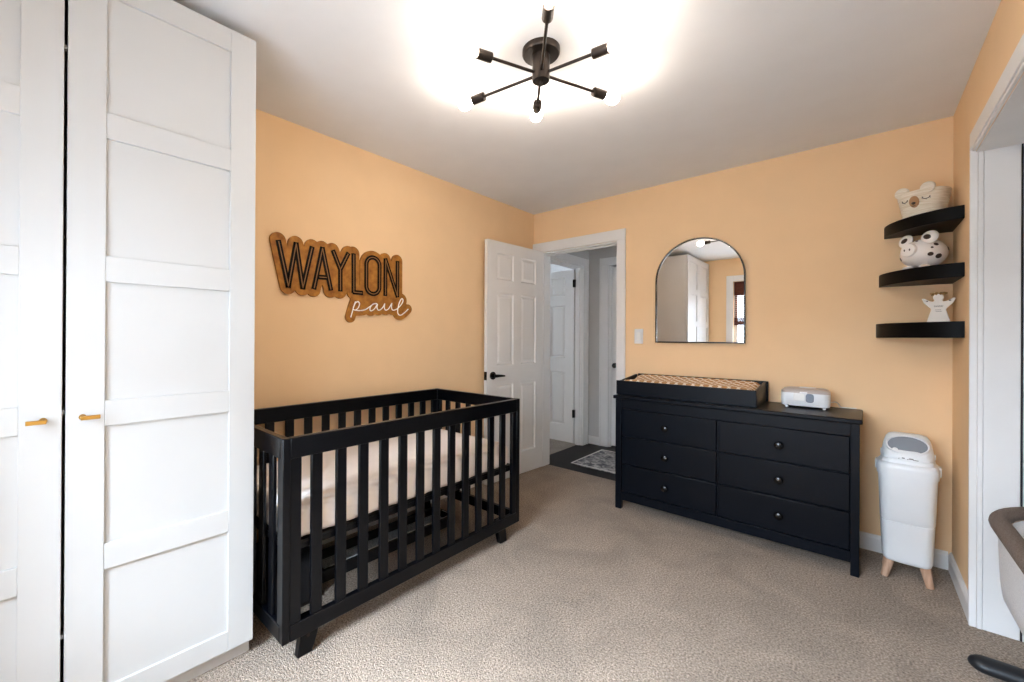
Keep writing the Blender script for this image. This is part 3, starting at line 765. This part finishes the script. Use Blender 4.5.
# ------------------------------------------------------------------ bassinet at the right edge
bs = thing('bassinet', (3.0, -1.5, 0), 'white fabric bassinet with taupe padded rim standing in the alcove', 'bassinet')
bx0, bx1, by0, by1, bzr = 2.727, 3.35, -2.05, -.76, .587
ring = [(x, y, bzr) for x, y in rounded(bx0, bx1, by0, by1, .30, 14)]
b = MB(); b.tube(ring, .026, 14, closed=True); b.build('padded_rim', M['taupe'], bs)
b = MB()
def brr(ins, z, r, dy=0): return [(x, y, z) for x, y in rounded(bx0 + ins, bx1 - ins, by0 + ins, by1 - ins, r, 8)]
b.loft([brr(-.004, bzr - .012, .30), brr(-.002, .48, .30), brr(.002, .38, .29), brr(.008, .325, .28), brr(.03, .298, .26)])
b.build('fabric_body', M['whitefab'], bs, angle=60)
b = MB(); b.loft([brr(.018, bzr + .004, .28), brr(.04, .54, .26), brr(.05, .40, .25), brr(.2, .398, .1)], caps=False); b.build('lining', M['beige'], bs, angle=60)
for y in (-.965, -1.85):
    b = MB(); b.tube([(2.96, y, .04), (2.96, y, .33)], .014, 12); b.tube([(3.08, y, .04), (3.08, y, .33)], .014, 12); lg = b.build('leg_frame', M['plastic'], bs)
for y, x0 in ((-.955, 2.664), (-1.85, 2.664)):
    b = MB(); n = [(x0 + .045 * (1 - math.cos(k * PI / 12)), y, .028) for k in range(7)] + [(3.0, y, .028), (3.2, y, .028), (3.235, y, .028), (3.25, y, .028)]
    b.tube(n, [.002] + [.041 * math.sin(k * PI / 12) for k in range(1, 7)] + [.041, .041, .03, .004], 18, flat=.66); 
    b.build('foot_bar', M['rubber'], bs)

# ------------------------------------------------------------------ ceiling light
lc = Vector((1.374, -1.918, 0)); lz = 2.338
cl = thing('ceiling_light', (lc.x, lc.y, H), 'dark bronze six arm ceiling light with bare lit bulbs', 'ceiling light')
MB().lathe([(.078, 0), (.078, -.018), (.074, -.024), (.04, -.025)], (lc.x, lc.y, H - .0005)).build('canopy', M['bronze'], cl)
MB().lathe([(.036, -.022), (.036, -.128), (.034, -.132), (.0, -.133)], (lc.x, lc.y, H)).build('hub', M['bronze'], cl)
b = MB(); b.lathe([(.008, -.130), (.009, -.137), (.006, -.142), (0, -.143)], (lc.x, lc.y, H)); b.build('finial', M['bronze'], cl)
for k in range(6):
    a = math.radians(8 + 60 * k); u = Vector((math.cos(a), math.sin(a), 0)); c = Vector((lc.x, lc.y, lz))
    dl = (-.055, .006, -.062, .010, -.042, .030)[k]
    arm = MB().tube([c + u * .034, c + u * (.285 + dl)], .0062, 12).build('arm', M['bronze'], cl)
    MB().lathe([(.010, .272), (.0185, .276), (.0195, .280), (.0195, .338), (.017, .339)], c + u * dl, u).build('socket', M['bronze'], arm)
    MB().lathe([(.012, .335), (.014, .345), (.022, .358), (.029, .372), (.0305, .385), (.028, .399), (.019, .411), (.008, .416), (0, .4165)], c + u * dl, u).build('bulb', M['bulb'], arm)

# ------------------------------------------------------------------ name sign
LET = [[[(-2.438, 1.762), (-2.382, 1.513), (-2.34, 1.759), (-2.3, 1.512), (-2.246, 1.757)]],
 [[(-2.235, 1.51), (-2.184, 1.758), (-2.128, 1.512)], [(-2.21, 1.585), (-2.151, 1.587)]],
 [[(-2.118, 1.757), (-2.068, 1.646), (-2.067, 1.512)], [(-2.013, 1.756), (-2.068, 1.646)]],
 [[(-1.978, 1.758), (-1.976, 1.515), (-1.91, 1.515)]],
 None,
 [[(-1.739, 1.509), (-1.739, 1.754), (-1.641, 1.514), (-1.641, 1.757)]]]
oc, orx, orz = (-1.8355, 1.634), .050, .119
O = [(oc[0] + orx * math.cos(2 * PI * k / 40), oc[1] + (orz - orx) * (1 if math.sin(2 * PI * k / 40) >= 0 else -1) + orx * math.sin(2 * PI * k / 40)) for k in range(40)]
LET[4] = [O]
SCR = [[(-1.995, 1.357), (-1.984, 1.392), (-1.974, 1.427), (-1.963, 1.457)],
 [(-1.976, 1.422), (-1.963, 1.447), (-1.945, 1.458), (-1.934, 1.444), (-1.943, 1.419), (-1.963, 1.403), (-1.976, 1.407)],
 [(-1.963, 1.403), (-1.931, 1.402), (-1.892, 1.41), (-1.857, 1.432), (-1.828, 1.451), (-1.804, 1.454)],
 [(-1.804, 1.454), (-1.837, 1.447), (-1.857, 1.419), (-1.849, 1.404), (-1.822, 1.42), (-1.801, 1.45), (-1.804, 1.427), (-1.789, 1.411), (-1.761, 1.429), (-1.743, 1.458)],
 [(-1.743, 1.458), (-1.746, 1.43), (-1.735, 1.415), (-1.711, 1.427), (-1.686, 1.465)],
 [(-1.686, 1.465), (-1.688, 1.433), (-1.675, 1.418), (-1.64, 1.43), (-1.603, 1.465), (-1.592, 1.491), (-1.604, 1.501), (-1.622, 1.474), (-1.635, 1.431), (-1.635, 1.398), (-1.614, 1.386), (-1.58, 1.404), (-1.546, 1.432)]]
sg = thing('name_sign', (0, -1.98, 1.55), 'brown wooden name sign with black capitals and white script on the left wall', 'sign')
segs = []
for l in LET:
    for st in l:
        closed = st is O
        for i in range(len(st) if closed else len(st) - 1): segs.append((*st[i], *st[(i + 1) % len(st)], .043))
for st in SCR:
    P = catmull([(*p, 0) for p in st], 4)
    for i in range(len(P) - 1): segs.append((P[i].x, P[i].y, P[i + 1].x, P[i + 1].y, .033))
def sdf(px, py):
    m = 9
    for x0, y0, x1, y1, r in segs:
        if px < min(x0, x1) - .12 or px > max(x0, x1) + .12: continue
        dx, dy = x1 - x0, y1 - y0; L2 = dx * dx + dy * dy
        t = 0 if L2 < 1e-12 else max(0, min(1, ((px - x0) * dx + (py - y0) * dy) / L2))
        m = min(m, math.hypot(px - x0 - t * dx, py - y0 - t * dy) - r)
    return m
def board_outline():
    g = .008; x0, y0, nx, ny = -2.54, 1.26, 133, 74
    F = [[sdf(x0 + i * g, y0 + j * g) for j in range(ny)] for i in range(nx)]
    nxt = {}
    def ep(i, j, d):       # edge point key
        return (i, j, d)
    def pos(k):
        i, j, d = k; a = F[i][j]; b_ = F[i + 1][j] if d == 0 else F[i][j + 1]; t = a / (a - b_)
        return (x0 + (i + (t if d == 0 else 0)) * g, y0 + (j + (t if d == 1 else 0)) * g)
    for i in range(nx - 1):
        for j in range(ny - 1):
            c = [F[i][j] < 0, F[i + 1][j] < 0, F[i + 1][j + 1] < 0, F[i][j + 1] < 0]
            E_ = [(i, j, 0), (i + 1, j, 1), (i, j + 1, 0), (i, j, 1)]
            cross = [e for e in range(4) if c[e] != c[(e + 1) % 4]]
            outs = [e for e in cross if c[e] and not c[(e + 1) % 4]]; ins = [e for e in cross if not c[e] and c[(e + 1) % 4]]
            if len(cross) == 2: nxt[E_[outs[0]]] = E_[ins[0]]
            elif len(cross) == 4:
                for o_ in outs: nxt[E_[o_]] = E_[(o_ + 1) % 4]
    loops = []; seen = set()
    for s in list(nxt):
        if s in seen: continue
        lp = []; k = s
        while k not in seen and k in nxt: seen.add(k); lp.append(pos(k)); k = nxt[k]
        loops.append(lp)
    lp = max(loops, key=len)
    out = [lp[0]]
    for p in lp[1:]:
        if math.hypot(p[0] - out[-1][0], p[1] - out[-1][1]) > .003: out.append(p)
    return out
MB().prism(board_outline(), 'x', .002, .016).build('board', M['wood_sign'], sg, bevel=.0015, smooth=False)
def ribbon(b, pts, w, xa, xb, closed=False):
    """flat bar following a polyline on the wall plane, mitred at the corners"""
    n = len(pts); Lf, Rt = [], []
    for i in range(n):
        p = Vector(pts[i])
        if closed: a, c = Vector(pts[i - 1]), Vector(pts[(i + 1) % n])
        else: a, c = (Vector(pts[i - 1]) if i else None), (Vector(pts[i + 1]) if i < n - 1 else None)
        d1 = (p - a).normalized() if a is not None else None; d2 = (c - p).normalized() if c is not None else None
        d1 = d1 or d2; d2 = d2 or d1
        n1, n2 = Vector((-d1.y, d1.x)), Vector((-d2.y, d2.x)); m = (n1 + n2)
        m = n1 if m.length < 1e-4 else m.normalized(); k = min(1 / max(m.dot(n1), .3), 2.2)
        Lf.append(p + m * w / 2 * k); Rt.append(p - m * w / 2 * k)
    rings = [[(xa, l.x, l.y), (xb, l.x, l.y), (xb, r.x, r.y), (xa, r.x, r.y)] for l, r in zip(Lf, Rt)]
    if closed: b.loft_closed(rings)
    else: b.loft(rings)
for l in LET:
    b = MB(); c = MB()
    for q, st in enumerate(l):
        cl_ = st is O
        if cl_: ribbon(b, st, .028, .0155, .0205, True)
        else:
            for p0, p1 in zip(st[:-1], st[1:]):
                p0, p1 = Vector(p0), Vector(p1); dd = (p1 - p0).normalized()
                a_, c_ = (p0 if p0 == Vector(st[0]) else p0 - dd * .006), (p1 if p1 == Vector(st[-1]) else p1 + dd * .006)
                ribbon(b, [a_, c_], .028, .0155, .0205)
        st2 = st
        if not cl_:
            s0, s1 = Vector(st[0]), Vector(st[1]); e0, e1 = Vector(st[-1]), Vector(st[-2])
            st2 = [s0 + (s1 - s0).normalized() * .007] + [Vector(p) for p in st[1:-1]] + [e0 + (e1 - e0).normalized() * .007]
        if cl_: ribbon(c, st2, 0.005, .0195, .0212, True)
        else:
            for p0, p1 in zip(st2[:-1], st2[1:]): ribbon(c, [p0, p1], 0.005, .0195, .0212)
    lt = b.build('letter', M['ink'], sg, smooth=False)
    c.build('inline', M['inlay'], lt, smooth=False)
b = MB()
for st in SCR:
    P = catmull([(*p, 0) for p in st], 6); b.tube([(.018, p.x, p.y) for p in P], .0036, 8)
b.build('script_lettering', M['whiteacr'], sg)

# ------------------------------------------------------------------ lights, world, camera
w = bpy.data.worlds.new('World'); scene.world = w; w.use_nodes = True
bgn = w.node_tree.nodes['Background']; bgn.inputs['Color'].default_value = (.72, .85, 1, 1); bgn.inputs['Strength'].default_value = 4.5
def area(name, loc, rot, sx, sy, power, col):
    l = bpy.data.lights.new(name, 'AREA'); l.shape = 'RECTANGLE'; l.size = sx; l.size_y = sy; l.energy = power; l.color = col
    o = bpy.data.objects.new(name, l); COL.objects.link(o); o.location = loc; o.rotation_euler = rot; return o
sky = area('sky outside the window', (1.26, -5.3, 2.75), (0, 0, 0), 2.0, 1.8, 680, (.68, .83, 1))
sky.rotation_euler = (Vector((1.05, -2.5, .1)) - Vector(sky.location)).to_track_quat('-Z', 'Y').to_euler()

f, yaw, pitch, roll = 417.97, .7429, .0014, .0054
cam = bpy.data.cameras.new('camera'); co = bpy.data.objects.new('camera', cam); COL.objects.link(co); scene.camera = co
fw_ = Vector((-math.sin(yaw) * math.cos(pitch), math.cos(yaw) * math.cos(pitch), math.sin(pitch)))
r_ = Vector((math.cos(yaw), math.sin(yaw), 0)); u_ = r_.cross(fw_)
r2 = r_ * math.cos(roll) + u_ * math.sin(roll); u2 = -r_ * math.sin(roll) + u_ * math.cos(roll)
mw = Matrix((( r2.x, u2.x, -fw_.x, 2.3645), (r2.y, u2.y, -fw_.y, -3.3804), (r2.z, u2.z, -fw_.z, 1.2353), (0, 0, 0, 1)))
co.matrix_world = mw
cam.sensor_fit = 'HORIZONTAL'; cam.sensor_width = 36; cam.lens = f * 36 / 1024
cam.shift_x = 34.55 / 1024; cam.shift_y = -4.14 / 1024; cam.clip_start = .02
vs = scene.view_settings; scene.display_settings.display_device = 'sRGB'
vs.view_transform = 'Standard'; vs.look = 'None'; vs.gamma = 1; vs.exposure = 1.5; vs.use_curve_mapping = False
